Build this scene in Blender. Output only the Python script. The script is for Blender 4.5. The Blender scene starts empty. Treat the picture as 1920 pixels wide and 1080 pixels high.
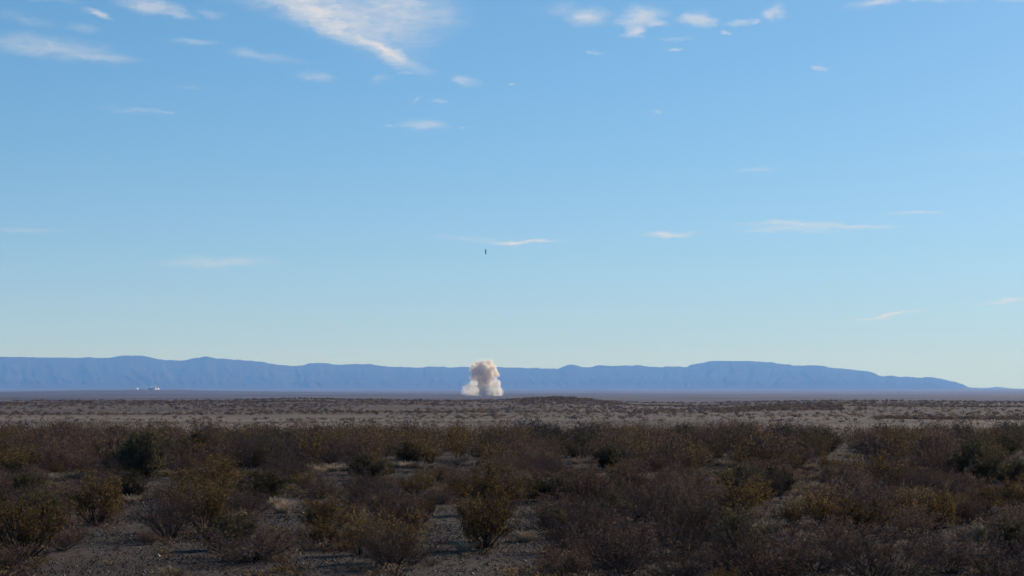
import bpy, math, random
import numpy as np
from mathutils import Vector

R = math.radians
scene = bpy.context.scene
COL = scene.collection

# ------------------------------------------------------------------ camera
F_PX = 960.0 / math.tan(R(12.5))          # focal length in photo pixels (1920 wide)
HORIZON = 730.0                           # eye level, photo row
CAM_Z = 3.4
PITCH = math.atan((HORIZON - 540.0) / F_PX)
cam_data = bpy.data.cameras.new('camera')
cam_data.sensor_width = 36.0
cam_data.lens = 18.0 / math.tan(R(12.5))
cam_data.clip_start = 0.5
cam_data.clip_end = 200000.0
cam = bpy.data.objects.new('camera', cam_data)
cam.location = (0, 0, CAM_Z)
cam.rotation_euler = (R(90) + PITCH, 0, 0)
COL.objects.link(cam)
scene.camera = cam

# ------------------------------------------------------------------ light
SUN_AZ, SUN_EL = 42.0, 26.0               # degrees clockwise from the view direction, above the horizon
SUN_STRENGTH = 4.8
SKY_STRENGTH = 0.10
sun_data = bpy.data.lights.new('sun', 'SUN')
sun_data.energy = SUN_STRENGTH
sun_data.angle = R(0.5)
sun_data.color = (1.0, 0.89, 0.75)
sun = bpy.data.objects.new('sun', sun_data)
sd = Vector((math.sin(R(SUN_AZ)) * math.cos(R(SUN_EL)), math.cos(R(SUN_AZ)) * math.cos(R(SUN_EL)), math.sin(R(SUN_EL))))
sun.rotation_euler = sd.to_track_quat('Z', 'Y').to_euler()
sun.location = (0, 0, 500)
COL.objects.link(sun)

scene.view_settings.view_transform = 'Standard'
scene.view_settings.look = 'None'
scene.view_settings.exposure = 0.0
scene.view_settings.gamma = 1.0
scene.render.engine = 'CYCLES'
scene.cycles.max_bounces = 8
scene.cycles.diffuse_bounces = 3
scene.cycles.transmission_bounces = 4
scene.cycles.transparent_max_bounces = 8
scene.cycles.volume_bounces = 8

# ------------------------------------------------------------------ sky (Nishita plus thin cirrus placed by azimuth and elevation)
world = bpy.data.worlds.new('World')
scene.world = world
world.use_nodes = True
nt = world.node_tree
nt.nodes.clear()

class N:
    """small helper round a node tree"""
    def __init__(self, tree): self.t = tree
    def new(self, kind, **kw):
        n = self.t.nodes.new(kind)
        for k, v in kw.items(): setattr(n, k, v)
        return n
    def link(self, a, b): self.t.links.new(a, b)
    def put(self, sock, v):
        if isinstance(v, bpy.types.NodeSocket): self.link(v, sock)
        else: sock.default_value = v
    def math(self, op, a, b=None, c=None, clamp=False):
        n = self.new('ShaderNodeMath', operation=op, use_clamp=clamp)
        self.put(n.inputs[0], a)
        if b is not None: self.put(n.inputs[1], b)
        if c is not None: self.put(n.inputs[2], c)
        return n.outputs[0]
    def ramp(self, v, a, b, lo=0.0, hi=1.0, smooth=True):
        n = self.new('ShaderNodeMapRange', interpolation_type='SMOOTHSTEP' if smooth else 'LINEAR')
        self.put(n.inputs['Value'], v)
        for k, x in (('From Min', a), ('From Max', b), ('To Min', lo), ('To Max', hi)): n.inputs[k].default_value = x
        return n.outputs[0]
    def mix(self, f, a, b, blend='MIX'):
        n = self.new('ShaderNodeMix', data_type='RGBA', blend_type=blend)
        self.put(n.inputs[0], f)
        self.put(n.inputs[6], a if isinstance(a, bpy.types.NodeSocket) else (*a, 1.0))
        self.put(n.inputs[7], b if isinstance(b, bpy.types.NodeSocket) else (*b, 1.0))
        return n.outputs[2]
    def noise(self, vec, scale, detail=4.0, rough=0.55, dist=0.0, dims='3D'):
        n = self.new('ShaderNodeTexNoise', noise_dimensions=dims)
        if vec is not None: self.link(vec, n.inputs['Vector'])
        n.inputs['Scale'].default_value = scale
        n.inputs['Detail'].default_value = detail
        n.inputs['Roughness'].default_value = rough
        n.inputs['Distortion'].default_value = dist
        return n.outputs['Fac']
    def mapping(self, vec, loc=(0, 0, 0), rot=(0, 0, 0), scale=(1, 1, 1), kind='POINT'):
        n = self.new('ShaderNodeMapping', vector_type=kind)
        self.link(vec, n.inputs['Vector'])
        n.inputs['Location'].default_value = loc
        n.inputs['Rotation'].default_value = rot
        n.inputs['Scale'].default_value = scale
        return n.outputs[0]

w = N(nt)
sky = w.new('ShaderNodeTexSky', sky_type='NISHITA')
sky.sun_disc = False
sky.sun_elevation = R(SUN_EL)
sky.sun_rotation = R(SUN_AZ)
sky.altitude = 1100.0
sky.air_density = 1.0
sky.dust_density = 0.7
sky.ozone_density = 3.0
tc = w.new('ShaderNodeTexCoord')
sep = w.new('ShaderNodeSeparateXYZ')
w.link(tc.outputs['Generated'], sep.inputs[0])
lift = w.new('ShaderNodeCombineXYZ')          # the clear upper air shows lower down than in the textbook sky
w.link(sep.outputs[0], lift.inputs[0]); w.link(sep.outputs[1], lift.inputs[1])
w.link(w.math('MULTIPLY_ADD', sep.outputs[2], 1.5, 0.13), lift.inputs[2])
nrm = w.new('ShaderNodeVectorMath', operation='NORMALIZE'); w.link(lift.outputs[0], nrm.inputs[0])
w.link(nrm.outputs[0], sky.inputs[0])
az = w.math('DEGREES', w.math('ARCTAN2', sep.outputs[0], sep.outputs[1]))
el = w.math('DEGREES', w.math('ARCSINE', sep.outputs[2]))
comb = w.new('ShaderNodeCombineXYZ')
w.link(az, comb.inputs[0]); w.link(el, comb.inputs[1])
AE0 = comb.outputs[0]                      # (azimuth, elevation) in degrees
wn = w.new('ShaderNodeTexNoise'); w.link(w.mapping(AE0, scale=(.7, 1.6, 1)), wn.inputs['Vector']); wn.inputs['Scale'].default_value = 1.6; wn.inputs['Detail'].default_value = 5; wn.inputs['Roughness'].default_value = .62
wv_ = w.new('ShaderNodeVectorMath', operation='SUBTRACT'); w.link(wn.outputs['Color'], wv_.inputs[0]); wv_.inputs[1].default_value = (.5, .5, .5)
ws = w.new('ShaderNodeVectorMath', operation='MULTIPLY'); w.link(wv_.outputs[0], ws.inputs[0]); ws.inputs[1].default_value = (1.15, .42, 0)
wa = w.new('ShaderNodeVectorMath', operation='ADD'); w.link(AE0, wa.inputs[0]); w.link(ws.outputs[0], wa.inputs[1])
AE = wa.outputs[0]
DEG = math.degrees(1.0 / F_PX)
def az_of(x): return math.degrees(math.atan((x - 960.0) / F_PX))
def el_of(y): return math.degrees(math.atan((HORIZON - y) / F_PX))
# fibres: two stretched noises
st1 = w.noise(w.mapping(AE, rot=(0, 0, R(9)), scale=(0.55, 3.4, 1)), 1.3, 6, 0.62, 0.6)
st2 = w.noise(w.mapping(AE, rot=(0, 0, R(4)), scale=(1.2, 9.0, 1)), 1.9, 5, 0.6, 0.3)
puf = w.noise(AE, 2.6, 6, 0.62, 0.4)
st3 = w.noise(w.mapping(AE, rot=(0, 0, R(7)), scale=(1.6, 22.0, 1)), 2.2, 4, 0.6, 0.2)
fib = w.math('ADD', w.math('MULTIPLY', st1, 0.36), w.math('ADD', w.math('MULTIPLY_ADD', st3, 0.18, w.math('MULTIPLY', st2, 0.24)), w.math('MULTIPLY', puf, 0.22)))
# photo x, y, half length, half width (photo pixels), tilt downwards to the right (degrees), strength
CIRRUS = [
    (585, 18, 120, 34, 14, 1.0), (640, 55, 120, 24, 24, .75), (715, 92, 105, 16, 25, .95), (690, 30, 150, 60, 16, .7), (760, 14, 130, 48, 5, .6), (560, -20, 160, 40, 0, .9),
    (85, 98, 150, 20, 4, .5), (180, 117, 95, 11, 2, .5), (15, 88, 70, 14, 0, .3),
    (275, 17, 80, 16, 10, .75), (318, 30, 45, 9, 8, .5), (60, 4, 80, 8, 6, .6), (178, 34, 34, 6, 18, .7), (40, 45, 60, 12, 14, .28), (150, 62, 36, 9, 8, .3),
    (392, 28, 34, 12, 10, .35), (355, 80, 50, 8, 4, .42), (462, 100, 40, 9, 4, .42), (500, 108, 90, 9, 6, .28), (590, 141, 42, 9, 8, .46), (714, 146, 20, 11, -10, .36), (762, 136, 16, 4, 0, .5), (868, 148, 24, 8, 14, .5), (955, 153, 11, 4, 0, .9),
    (1104, 27, 46, 20, -4, .75), (1060, 14, 70, 14, 4, .3), (1205, 30, 58, 19, -6, .85), (1193, 58, 26, 13, 4, 1.0), (1232, 42, 40, 7, 0, .6), (1312, 36, 38, 16, 8, .95), (1453, 26, 22, 17, 10, .85), (1390, 43, 36, 6, 0, .6), (1415, 44, 14, 4, -8, .6), (1266, 90, 22, 4, 0, .7), (1272, 70, 30, 6, 4, .38), (1360, 63, 14, 3, -6, .5), (1110, 96, 14, 5, 10, .4), (1541, 133, 16, 6, 4, .62),
    (1790, 0, 180, 10, 0, .9), (1650, 10, 60, 9, -8, .6), (1880, 6, 80, 10, 2, .5),
    (795, 231, 52, 10, 3, .45), (728, 235, 16, 4, 0, .5), (866, 234, 10, 3, 0, .5), (250, 212, 90, 5, 2, .3), (310, 211, 30, 3, 2, .35), (350, 166, 30, 4, 2, .3), (778, 184, 9, 6, 0, .4), (820, 186, 16, 3, 0, .4),
    (985, 453.5, 72, 4.5, -2, 1.0), (880, 449, 80, 6, 3, .3), (1255, 440, 66, 6, 1, .72), (1500, 424, 150, 7, 2, .6), (1600, 425, 110, 5, 2, .62), (1470, 433, 120, 6, 1, .5), (1720, 402, 75, 4.5, -1, .55), (1665, 594, 72, 3.2, -6, .95), (1885, 570, 62, 4.5, -4, .8), (400, 494, 135, 10, -1, .42), (1425, 320, 50, 5, 0, .35), (35, 440, 80, 6, 1, .3), (1240, 208, 12, 4, 0, .3), (1850, 300, 130, 5, 0, .12),
]
total = None
for (cx, cy, hl, hw, tilt, amp) in CIRRUS:
    v = w.mapping(AE, loc=(az_of(cx), el_of(cy), 0), rot=(0, 0, R(-tilt)), scale=(hl * DEG * 1.25, hw * DEG * 1.45, 1), kind='TEXTURE')
    ln = w.new('ShaderNodeVectorMath', operation='LENGTH')
    w.link(v, ln.inputs[0])
    e = w.ramp(ln.outputs['Value'], 1.0, 0.0, 0.0, amp)
    total = e if total is None else w.math('MAXIMUM', w.math('MULTIPLY_ADD', total, 0.35, e), total)
cl = w.math('MULTIPLY', total, w.ramp(w.math('MULTIPLY_ADD', total, 0.10, fib), 0.31, 0.70))
cl = w.math('MULTIPLY', cl, 0.96, clamp=True)
hsv = w.new('ShaderNodeHueSaturation')
hsv.inputs['Hue'].default_value = 0.490
hsv.inputs['Saturation'].default_value = 1.20
hsv.inputs['Value'].default_value = 1.36
w.link(sky.outputs[0], hsv.inputs['Color'])
clear = w.mix(1.0, hsv.outputs[0], (0.975, 1.015, 1.0), 'MULTIPLY')
dusty = w.math('MULTIPLY', w.math('EXPONENT', w.math('MULTIPLY', w.math('MAXIMUM', el, 0.0), -0.30)), 0.85)
clear = w.mix(dusty, clear, (4.9, 5.75, 6.3))        # dust in the air thickens towards the horizon all round
skyc = w.mix(cl, clear, (7.6, 7.4, 7.5))
bg = w.new('ShaderNodeBackground')
bg.inputs['Strength'].default_value = SKY_STRENGTH
w.link(skyc, bg.inputs['Color'])
wo = w.new('ShaderNodeOutputWorld')
w.link(bg.outputs[0], wo.inputs['Surface'])

# ------------------------------------------------------------------ helpers
def material(name):
    m = bpy.data.materials.new(name)
    m.use_nodes = True
    m.node_tree.nodes.clear()
    n = N(m.node_tree)
    out = n.new('ShaderNodeOutputMaterial')
    return m, n, out

def mesh_from(name, verts, quads=None, tris=None, mats=(), mat_idx=None, smooth=False):
    me = bpy.data.meshes.new(name)
    verts = np.asarray(verts, dtype=np.float32).reshape(-1, 3)
    loops, starts, totals = [], [], []
    nl = 0
    if quads is not None and len(quads):
        q = np.asarray(quads, dtype=np.int32).reshape(-1, 4)
        loops.append(q.ravel()); starts.append(np.arange(len(q)) * 4); totals.append(np.full(len(q), 4)); nl = q.size
    if tris is not None and len(tris):
        t = np.asarray(tris, dtype=np.int32).reshape(-1, 3)
        loops.append(t.ravel()); starts.append(nl + np.arange(len(t)) * 3); totals.append(np.full(len(t), 3))
    loops = np.concatenate(loops).astype(np.int32); starts = np.concatenate(starts).astype(np.int32); totals = np.concatenate(totals).astype(np.int32)
    me.vertices.add(len(verts)); me.vertices.foreach_set('co', verts.ravel())
    me.loops.add(len(loops)); me.loops.foreach_set('vertex_index', loops)
    me.polygons.add(len(starts)); me.polygons.foreach_set('loop_start', starts); me.polygons.foreach_set('loop_total', totals)
    for m in mats: me.materials.append(m)
    if mat_idx is not None: me.polygons.foreach_set('material_index', np.asarray(mat_idx, dtype=np.int32))
    me.update(calc_edges=True)
    me.polygons.foreach_set('use_smooth', np.full(len(starts), smooth, dtype=bool))
    return me

def link(name, me, parent=None, loc=None, kind=None, label=None, cat=None, group=None):
    o = bpy.data.objects.new(name, me)
    COL.objects.link(o)
    if parent is not None: o.parent = parent
    if loc is not None: o.location = loc
    tag(o, label, cat, group, kind)
    return o

def tag(o, label=None, cat=None, group=None, kind=None):
    if kind: o['kind'] = kind
    if label: o['label'] = label
    if cat: o['category'] = cat
    if group: o['group'] = group

_rng = np.random.RandomState(7)
_LAT = _rng.rand(256, 256)
def vnoise(x, y):
    xi = np.floor(x).astype(int); yi = np.floor(y).astype(int)
    fx = x - xi; fy = y - yi
    fx = fx * fx * (3 - 2 * fx); fy = fy * fy * (3 - 2 * fy)
    a = _LAT[xi % 256, yi % 256]; b = _LAT[(xi + 1) % 256, yi % 256]
    c = _LAT[xi % 256, (yi + 1) % 256]; d = _LAT[(xi + 1) % 256, (yi + 1) % 256]
    return (a * (1 - fx) + b * fx) * (1 - fy) + (c * (1 - fx) + d * fx) * fy
def fbm(x, y, oct=4, gain=0.5):
    s = 0; a = 1.0; n = 0
    for k in range(oct):
        s = s + a * (vnoise(x * 2 ** k + 17.3 * k, y * 2 ** k + 5.1 * k) - 0.5) * 2; n += a; a *= gain
    return s / n

# ------------------------------------------------------------------ ground: one sheet out to the horizon
PR = np.array([0, 125, 138, 146, 158, 200, 260, 330, 400, 450, 520, 650, 800, 1000, 1150, 1300, 1450, 1700, 2200, 3000, 5000, 6500, 8800, 12000, 16000, 22000, 33000, 60000], float)
PZ = np.array([0, 0, -.05, -.7, -2.4, -6.5, -8.4, -8.0, -5.2, -3.5, -3.2, -3.5, -4.0, -4.3, -4.2, -4.0, -5.5, -8.5, -9.5, -10.4, -10.6, -12.0, -14.5, -13.5, -9, -1, 3, 6], float)
CRX = np.array([-600, 0, 300, 440, 560, 640, 760, 860, 950, 1000, 1050, 1090, 1130, 1200, 1290, 1350, 1430, 1550, 1700, 1920, 2600], float)
CRY = np.array([752, 753.5, 752.5, 751.5, 749, 751, 752, 753, 751, 748, 745.5, 748.5, 754, 759, 761, 760, 757.5, 755.5, 756.5, 757.5, 757], float)

def ground_z(x, y):
    x = np.asarray(x, float); y = np.asarray(y, float)
    r = np.hypot(x, y)
    z = np.interp(r, PR, PZ)
    px = 960 + F_PX * np.clip(x / np.maximum(np.abs(y), 1e-3), -0.6, 0.6)
    # crest of the rolling hills
    crest = CAM_Z - (np.interp(px, CRX, CRY) - HORIZON) / F_PX * 1250.0
    wgt = np.exp(-((r - 1250) / np.where(r < 1250, 330.0, 170.0)) ** 2) * (y > 0)
    z = z * (1 - wgt) + crest * wgt
    # a nearer spur on the far side of the flats
    spur = np.interp(px, [1290, 1370, 1480, 1700, 1950], [0, 1.0, 2.2, 1.5, 1.3])
    z = z + spur * np.exp(-((r - 800) / 130.0) ** 2) * (y > 0) * 0.75
    # the raised fan the white works stand on
    z = z + 15.0 * np.exp(-((r - 9000) / 1300.0) ** 2 - ((px - 240) / 330.0) ** 2) * (y > 0)
    amp = np.interp(r, [0, 125, 300, 500, 900, 1400, 3000, 9000, 30000], [0.0, 0.0, .3, .5, 1.1, 1.5, 2.4, 2.6, 4.0])
    z = z + amp * fbm(x / 160.0, y / 110.0, 4) * np.exp(-((r - 9000) / 1200.0) ** 2 * 0.0)
    z = z + np.interp(r, [0, 2500, 6000, 12000, 30000], [0, 0, 2.5, 6, 12]) * fbm(x / 2300.0 + 5, y / 1500.0, 4) * np.clip(np.abs(px - 905) / 160.0, 0, 1)
    z = z + np.interp(r, [0, 105, 300, 900, 2000], [0.11, 0.11, .12, .2, 0]) * fbm(x / 3.7, y / 3.7, 3)
    return z

def px_ground(x, y):
    """the spot on the near flat seen at photo pixel x, y"""
    dirv = Vector(((x - 960.0) / F_PX, 1.0, (540.0 - y) / F_PX))
    dirv.rotate(__import__('mathutils').Euler((PITCH, 0, 0)))
    t = -CAM_Z / dirv.z
    for _ in range(4):
        p = Vector((0, 0, CAM_Z)) + dirv * t
        t = -(CAM_Z - float(ground_z(p.x, p.y))) / dirv.z
    return dirv.x * t, dirv.y * t

az_f = np.arange(-17, 17.001, 0.045)
az_c = np.concatenate([np.arange(-180, -17, 1.5), az_f, np.arange(18.5, 180, 1.5)])
rad = np.concatenate([[3, 8, 14, 20], 26 * 1.0165 ** np.arange(0, 480)])
rad = rad[rad < 48500]
A, RR = np.meshgrid(np.radians(az_c), rad, indexing='ij')
GX = RR * np.sin(A); GY = RR * np.cos(A)
GZ = ground_z(GX, GY)
na, nr = A.shape
V = np.stack([GX, GY, GZ], -1).reshape(-1, 3)
V = np.vstack([V, [[0, 0, 0]]])
i = np.arange(na); j = np.arange(nr - 1)
I, J = np.meshgrid(i, j, indexing='ij')
I2 = (I + 1) % na
Q = np.stack([I * nr + J, I * nr + J + 1, I2 * nr + J + 1, I2 * nr + J], -1).reshape(-1, 4)
T = np.stack([np.full(na, len(V) - 1), i * nr, ((i + 1) % na) * nr], -1)

m_ground, n, out = material('desert_ground')
geo = n.new('ShaderNodeNewGeometry')
P = geo.outputs['Position']
dist = n.new('ShaderNodeVectorMath', operation='LENGTH'); n.link(P, dist.inputs[0])
D = dist.outputs['Value']
f1 = n.noise(P, 0.35, 6, 0.6); f2 = n.noise(P, 6.0, 5, 0.65); f3 = n.noise(P, 24.0, 3, 0.6)
near = n.mix(n.ramp(f1, .38, .66), (.046, .030, .024), (.094, .063, .051))
near = n.mix(n.ramp(f2, .40, .62, 0, .85), near, (.032, .026, .023))
near = n.mix(n.ramp(f3, .60, .74, 0, .8), near, (.20, .165, .145))
sp = n.mapping(P, scale=(.45, .8, 1))
g1 = n.noise(sp, 0.012, 5, 0.6); g2 = n.noise(sp, 0.16, 5, 0.65); g3 = n.noise(P, 0.55, 4, 0.6)
mid = n.mix(n.ramp(g1, .35, .68), (.084, .059, .040), (.180, .128, .092))
mid = n.mix(n.ramp(g2, .40, .60, 0, .75), mid, (.075, .059, .048))
mid = n.mix(n.ramp(g3, .52, .66, 0, .55), mid, (.19, .145, .108))
pale = n.mix(n.ramp(n.noise(n.mapping(P, scale=(.35, 1, 1)), .02, 4, .6), .38, .6), (.19, .145, .11), (.10, .077, .060))
midp = n.mix(n.math('MULTIPLY', n.ramp(D, 380, 430), n.ramp(D, 640, 520)), mid, pale)
h1 = n.noise(n.mapping(P, scale=(.3, 1, 1)), 0.0016, 6, 0.62)
far = n.mix(n.ramp(h1, .36, .64), (.062, .050, .044), (.115, .094, .082))
c = n.mix(n.ramp(D, 140, 300), near, midp)
c = n.mix(n.ramp(D, 1350, 2200), c, far)
bs = n.new('ShaderNodeBsdfPrincipled')
n.link(c, bs.inputs['Base Color'])
bs.inputs['Roughness'].default_value = 0.95
bs.inputs['Specular IOR Level'].default_value = 0.15
bmp = n.new('ShaderNodeBump'); bmp.inputs['Strength'].default_value = 0.7; bmp.inputs['Distance'].default_value = 0.14
n.link(n.math('ADD', f2, n.math('MULTIPLY', f3, .4)), bmp.inputs['Height'])
n.link(bmp.outputs[0], bs.inputs['Normal'])
n.link(bs.outputs[0], out.inputs['Surface'])
link('ground', mesh_from('ground', V, Q, T, [m_ground], smooth=True), kind='structure')

# ------------------------------------------------------------------ mountains
SKY_X = [-900, -600, -300, 0, 45, 100, 150, 167, 180, 205, 215, 240, 265, 275, 300, 320, 345, 360, 385, 400, 425, 460, 490, 525, 550, 570, 580, 600, 615, 630, 655, 665, 675, 695, 710, 735, 750, 780, 800, 830, 840, 870, 910, 960, 985, 1010, 1045, 1060, 1072, 1085, 1095, 1108, 1118, 1150, 1195, 1220, 1245, 1270, 1285, 1295, 1320, 1335, 1375, 1410, 1425, 1450, 1475, 1500, 1525, 1540, 1555, 1580, 1600, 1618, 1628, 1645, 1655, 1670, 1690, 1720, 1740, 1770, 1790, 1805, 1815, 1830, 1900, 2000, 2400, 2800]
SKY_Y = [676, 680, 668, 670, 671, 672, 672, 670, 672, 672, 669, 667, 667, 669, 674, 676, 677, 673, 669, 672, 673, 676, 679, 685, 686, 685, 682, 680, 682, 684, 683, 682, 684, 683, 686, 688, 688, 689, 688, 687, 689, 688, 688, 689, 690, 690, 692, 686, 683, 687, 689, 688, 685, 686, 685, 687, 688, 687, 688, 685, 680, 677, 677, 677, 679, 680, 684, 686, 685, 686, 690, 691, 694, 695, 697, 703, 706, 705, 707, 708, 707, 712, 716, 720, 726, 731, 735, 738, 738, 735]
def range_mesh(name, xs, ys, d_foot, d_top, d_back, mat, foot_rows=46, gully=1.0, seed=0.0, step=2.0):
    ax = np.arange(min(xs), max(xs) + .1, step)
    prof = np.interp(ax, xs, ys)
    k = np.array([1, 2, 1]) / 4.0
    prof[1:-1] = np.convolve(prof, k, 'valid')
    t = np.linspace(0, 1, foot_rows)
    tb = np.linspace(1, 0, 8)[1:]
    ah = np.arctan((ax - 960) / F_PX)
    jag = fbm(ax / 8.0 + seed, ax * 0 + 3.3, 4) * 1.7
    top_h = (HORIZON - (prof + jag)) / F_PX * d_top / 1.0       # height over the eye at the ridge
    rows = []
    gul = np.abs(fbm(ax / 36.0 + seed, ax * 0 + 1.7, 4))
    for tt in t:
        d = d_foot + (d_top - d_foot) * tt
        warp = ax + 40 * tt * math.sin(seed + 1) + 34 * fbm(ax / 80.0 + seed, np.full_like(ax, tt * 2.2), 4)
        g = np.abs(fbm(warp / 30.0 + seed, np.full_like(ax, tt * 1.1 + 4), 4)) * gully
        g2 = fbm(warp / 11.0 + seed, np.full_like(ax, tt * 5.0 + 9), 3) * gully
        base = float(np.interp(d, PR, PZ)) - 6
        s = 0.30 * tt + 0.70 * tt ** 2.4
        s = s - np.sin(math.pi * tt) ** 1.2 * (0.34 * g * tt + 0.10 * g2 * tt)
        z = base + (CAM_Z + top_h - base) * np.clip(s, 0, 1)
        rows.append(np.stack([np.sin(ah) * d / np.cos(ah) ** 0, np.cos(ah) * d, z], -1))
    for tt in tb:
        d = d_back + (d_top - d_back) * tt
        base = -30.0
        z = base + (CAM_Z + top_h - base) * (tt ** 1.5) * np.where(tt < 1, 0.97, 1)
        rows.append(np.stack([np.sin(ah) * d, np.cos(ah) * d, z], -1))
    M = np.stack(rows, 0)
    nr_, nc_ = M.shape[:2]
    a, b = np.meshgrid(np.arange(nr_ - 1), np.arange(nc_ - 1), indexing='ij')
    q = np.stack([a * nc_ + b, a * nc_ + b + 1, (a + 1) * nc_ + b + 1, (a + 1) * nc_ + b], -1).reshape(-1, 4)
    return mesh_from(name, M.reshape(-1, 3), q, None, [mat], smooth=True)

m_mount, n, out = material('mountain_rock')
geo = n.new('ShaderNodeNewGeometry'); P = geo.outputs['Position']
a1 = n.noise(P, 0.0022, 6, .62); a2 = n.noise(n.mapping(P, scale=(.25, .25, 2.5)), 0.006, 5, .6)
c = n.mix(n.ramp(a1, .35, .66), (.030, .027, .023), (.055, .047, .040))
c = n.mix(n.ramp(a2, .5, .68, 0, .55), c, (.080, .068, .058))
sz_ = n.new('ShaderNodeSeparateXYZ'); n.link(P, sz_.inputs[0])
c = n.mix(n.ramp(n.math('MULTIPLY_ADD', a1, 60.0, sz_.outputs[2]), 110.0, 15.0, 0, 1), c, (.090, .073, .064))   # alluvial skirts
bs = n.new('ShaderNodeBsdfPrincipled'); n.link(c, bs.inputs['Base Color']); bs.inputs['Roughness'].default_value = 1.0; bs.inputs['Specular IOR Level'].default_value = 0.0
n.link(bs.outputs[0], out.inputs['Surface'])
link('mountains', range_mesh('mountains', SKY_X, SKY_Y, 24000.0, 33000.0, 39000.0, m_mount), kind='structure')
FX = [1500, 1700, 1780, 1815, 1840, 1855, 1868, 1880, 1895, 1920, 1960, 2020, 2100, 2300, 2600]
FY = [735, 731, 727, 726.5, 728, 727.5, 725, 726.5, 728, 729, 727, 724, 726, 722, 728]
link('mountains', range_mesh('mountains_beyond', FX, FY, 34000.0, 37000.0, 39500.0, m_mount, foot_rows=16, seed=40.0), kind='structure')

# ------------------------------------------------------------------ dust cloud of the launch (volumes bounded by billows)
CLOUD_D = 5000.0
U = CLOUD_D / F_PX                          # metres per photo pixel at that range
def cloud_pt(cx, cy, dy=0.0):
    X = 820 + cx / 9.82; Y = 650 + cy / 9.82
    return ((X - 960) * U, CLOUD_D + dy, CAM_Z + (HORIZON - Y) * U)
_ico = None
def ico(level):
    import bmesh
    bm = bmesh.new(); bmesh.ops.create_icosphere(bm, subdivisions=level, radius=1.0)
    v = np.array([x.co[:] for x in bm.verts]); f = np.array([[q.index for q in p.verts] for p in bm.faces]); bm.free()
    return v, f
ICO2, ICO2F = ico(2)
def billow(name, blobs, mat, parent, origin, voxel, seed, knobs=20, knob=.42):
    rs = np.random.RandomState(seed)
    vs, fs, off = [], [], 0
    for (cx, cy, r, dy) in blobs:
        c0 = np.array(cloud_pt(cx, cy, dy * .57)) - origin; rr = r / 9.82 * U
        balls = [(c0, rr * .88)]
        for k in range(knobs):
            d = rs.normal(size=3); d /= np.linalg.norm(d)
            s = rr * knob * rs.uniform(.55, 1.1)
            p = c0 + d * (rr * 1.0 - s * .62)
            balls.append((p, s))
            for k2 in range(3):
                e = d + rs.normal(size=3) * .8; e /= np.linalg.norm(e)
                balls.append((p + e * s * .8, s * rs.uniform(.3, .6)))
        for p, s in balls:
            vs.append(ICO2 * s + p); fs.append(ICO2F + off); off += len(ICO2)
    V = np.concatenate(vs); F = np.concatenate(fs)
    tmp = bpy.data.objects.new('tmp', mesh_from('tmp', V, None, F))
    COL.objects.link(tmp)
    md = tmp.modifiers.new('r', 'REMESH'); md.mode = 'VOXEL'; md.voxel_size = voxel
    sm = tmp.modifiers.new('s', 'SMOOTH'); sm.iterations = 2; sm.factor = .5
    dg = bpy.context.evaluated_depsgraph_get()
    me = bpy.data.meshes.new_from_object(tmp.evaluated_get(dg))
    bpy.data.objects.remove(tmp)
    me.name = name
    me.materials.clear(); me.materials.append(mat)
    for p in me.polygons: p.use_smooth = True
    return link(name, me, parent)
def volume_mat(name, density, color, g=0.3):
    m, n, out = material(name)
    v = n.new('ShaderNodeVolumePrincipled')
    v.inputs['Color'].default_value = (*color, 1)
    t = n.new('ShaderNodeTexCoord')
    f = n.noise(t.outputs['Object'], .11, 4, .62, .4)
    n.link(n.ramp(f, .36, .58, density * .14, density * 1.5), v.inputs['Density'])
    v.inputs['Anisotropy'].default_value = g
    n.link(v.outputs[0], out.inputs['Volume'])
    return m
zg = float(ground_z((910 - 960) * U, CLOUD_D))
origin = np.array(((910 - 960) * U, CLOUD_D, zg))
dust = bpy.data.objects.new('dust_cloud', None); COL.objects.link(dust); dust.location = origin
tag(dust, 'tall mushroom-headed cream dust cloud billowing up from the far plain', 'dust cloud')
head = [(850, 430, 185, -6), (760, 500, 135, -8), (905, 555, 150, -8), (985, 410, 100, 4), (965, 315, 82, 10), (900, 300, 60, 6), (690, 400, 95, 14), (640, 430, 62, 16), (625, 575, 42, 10), (690, 560, 80, 2), (1060, 500, 82, 4), (1105, 520, 52, 8), (1060, 560, 48, 6),
        (850, 660, 118, -10), (845, 750, 108, -14), (855, 835, 85, -12)]
skirt_r = [(1055, 690, 100, 30), (1120, 665, 56, 30), (1045, 790, 118, 26), (1120, 830, 88, 24), (1185, 860, 46, 20), (965, 855, 80, 10), (985, 660, 50, 30), (945, 770, 70, 16), (840, 870, 70, -6), (1010, 880, 70, -6)]
skirt_l = [(680, 760, 115, 8), (600, 810, 92, 14), (720, 840, 90, 2), (520, 770, 72, 20), (700, 665, 78, 12), (630, 700, 80, 18), (500, 820, 62, 16), (640, 880, 60, 6), (850, 860, 62, -22), (870, 815, 45, -20), (760, 880, 60, -18), (930, 885, 60, -20), (470, 855, 42, 16), (560, 880, 48, 12), (780, 870, 60, -2)]
billow('cloud_head', head, volume_mat('dust_dense', .16, (.98, .91, .82), .35), dust, origin, 1.45, 3)
billow('dust_skirt', skirt_r, volume_mat('dust_thick', .11, (.99, .945, .875), .35), dust, origin, 1.45, 5)
billow('dust_skirt', skirt_l, volume_mat('dust_thin', .075, (.99, .95, .885), .35), dust, origin, 1.45, 8)

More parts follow.
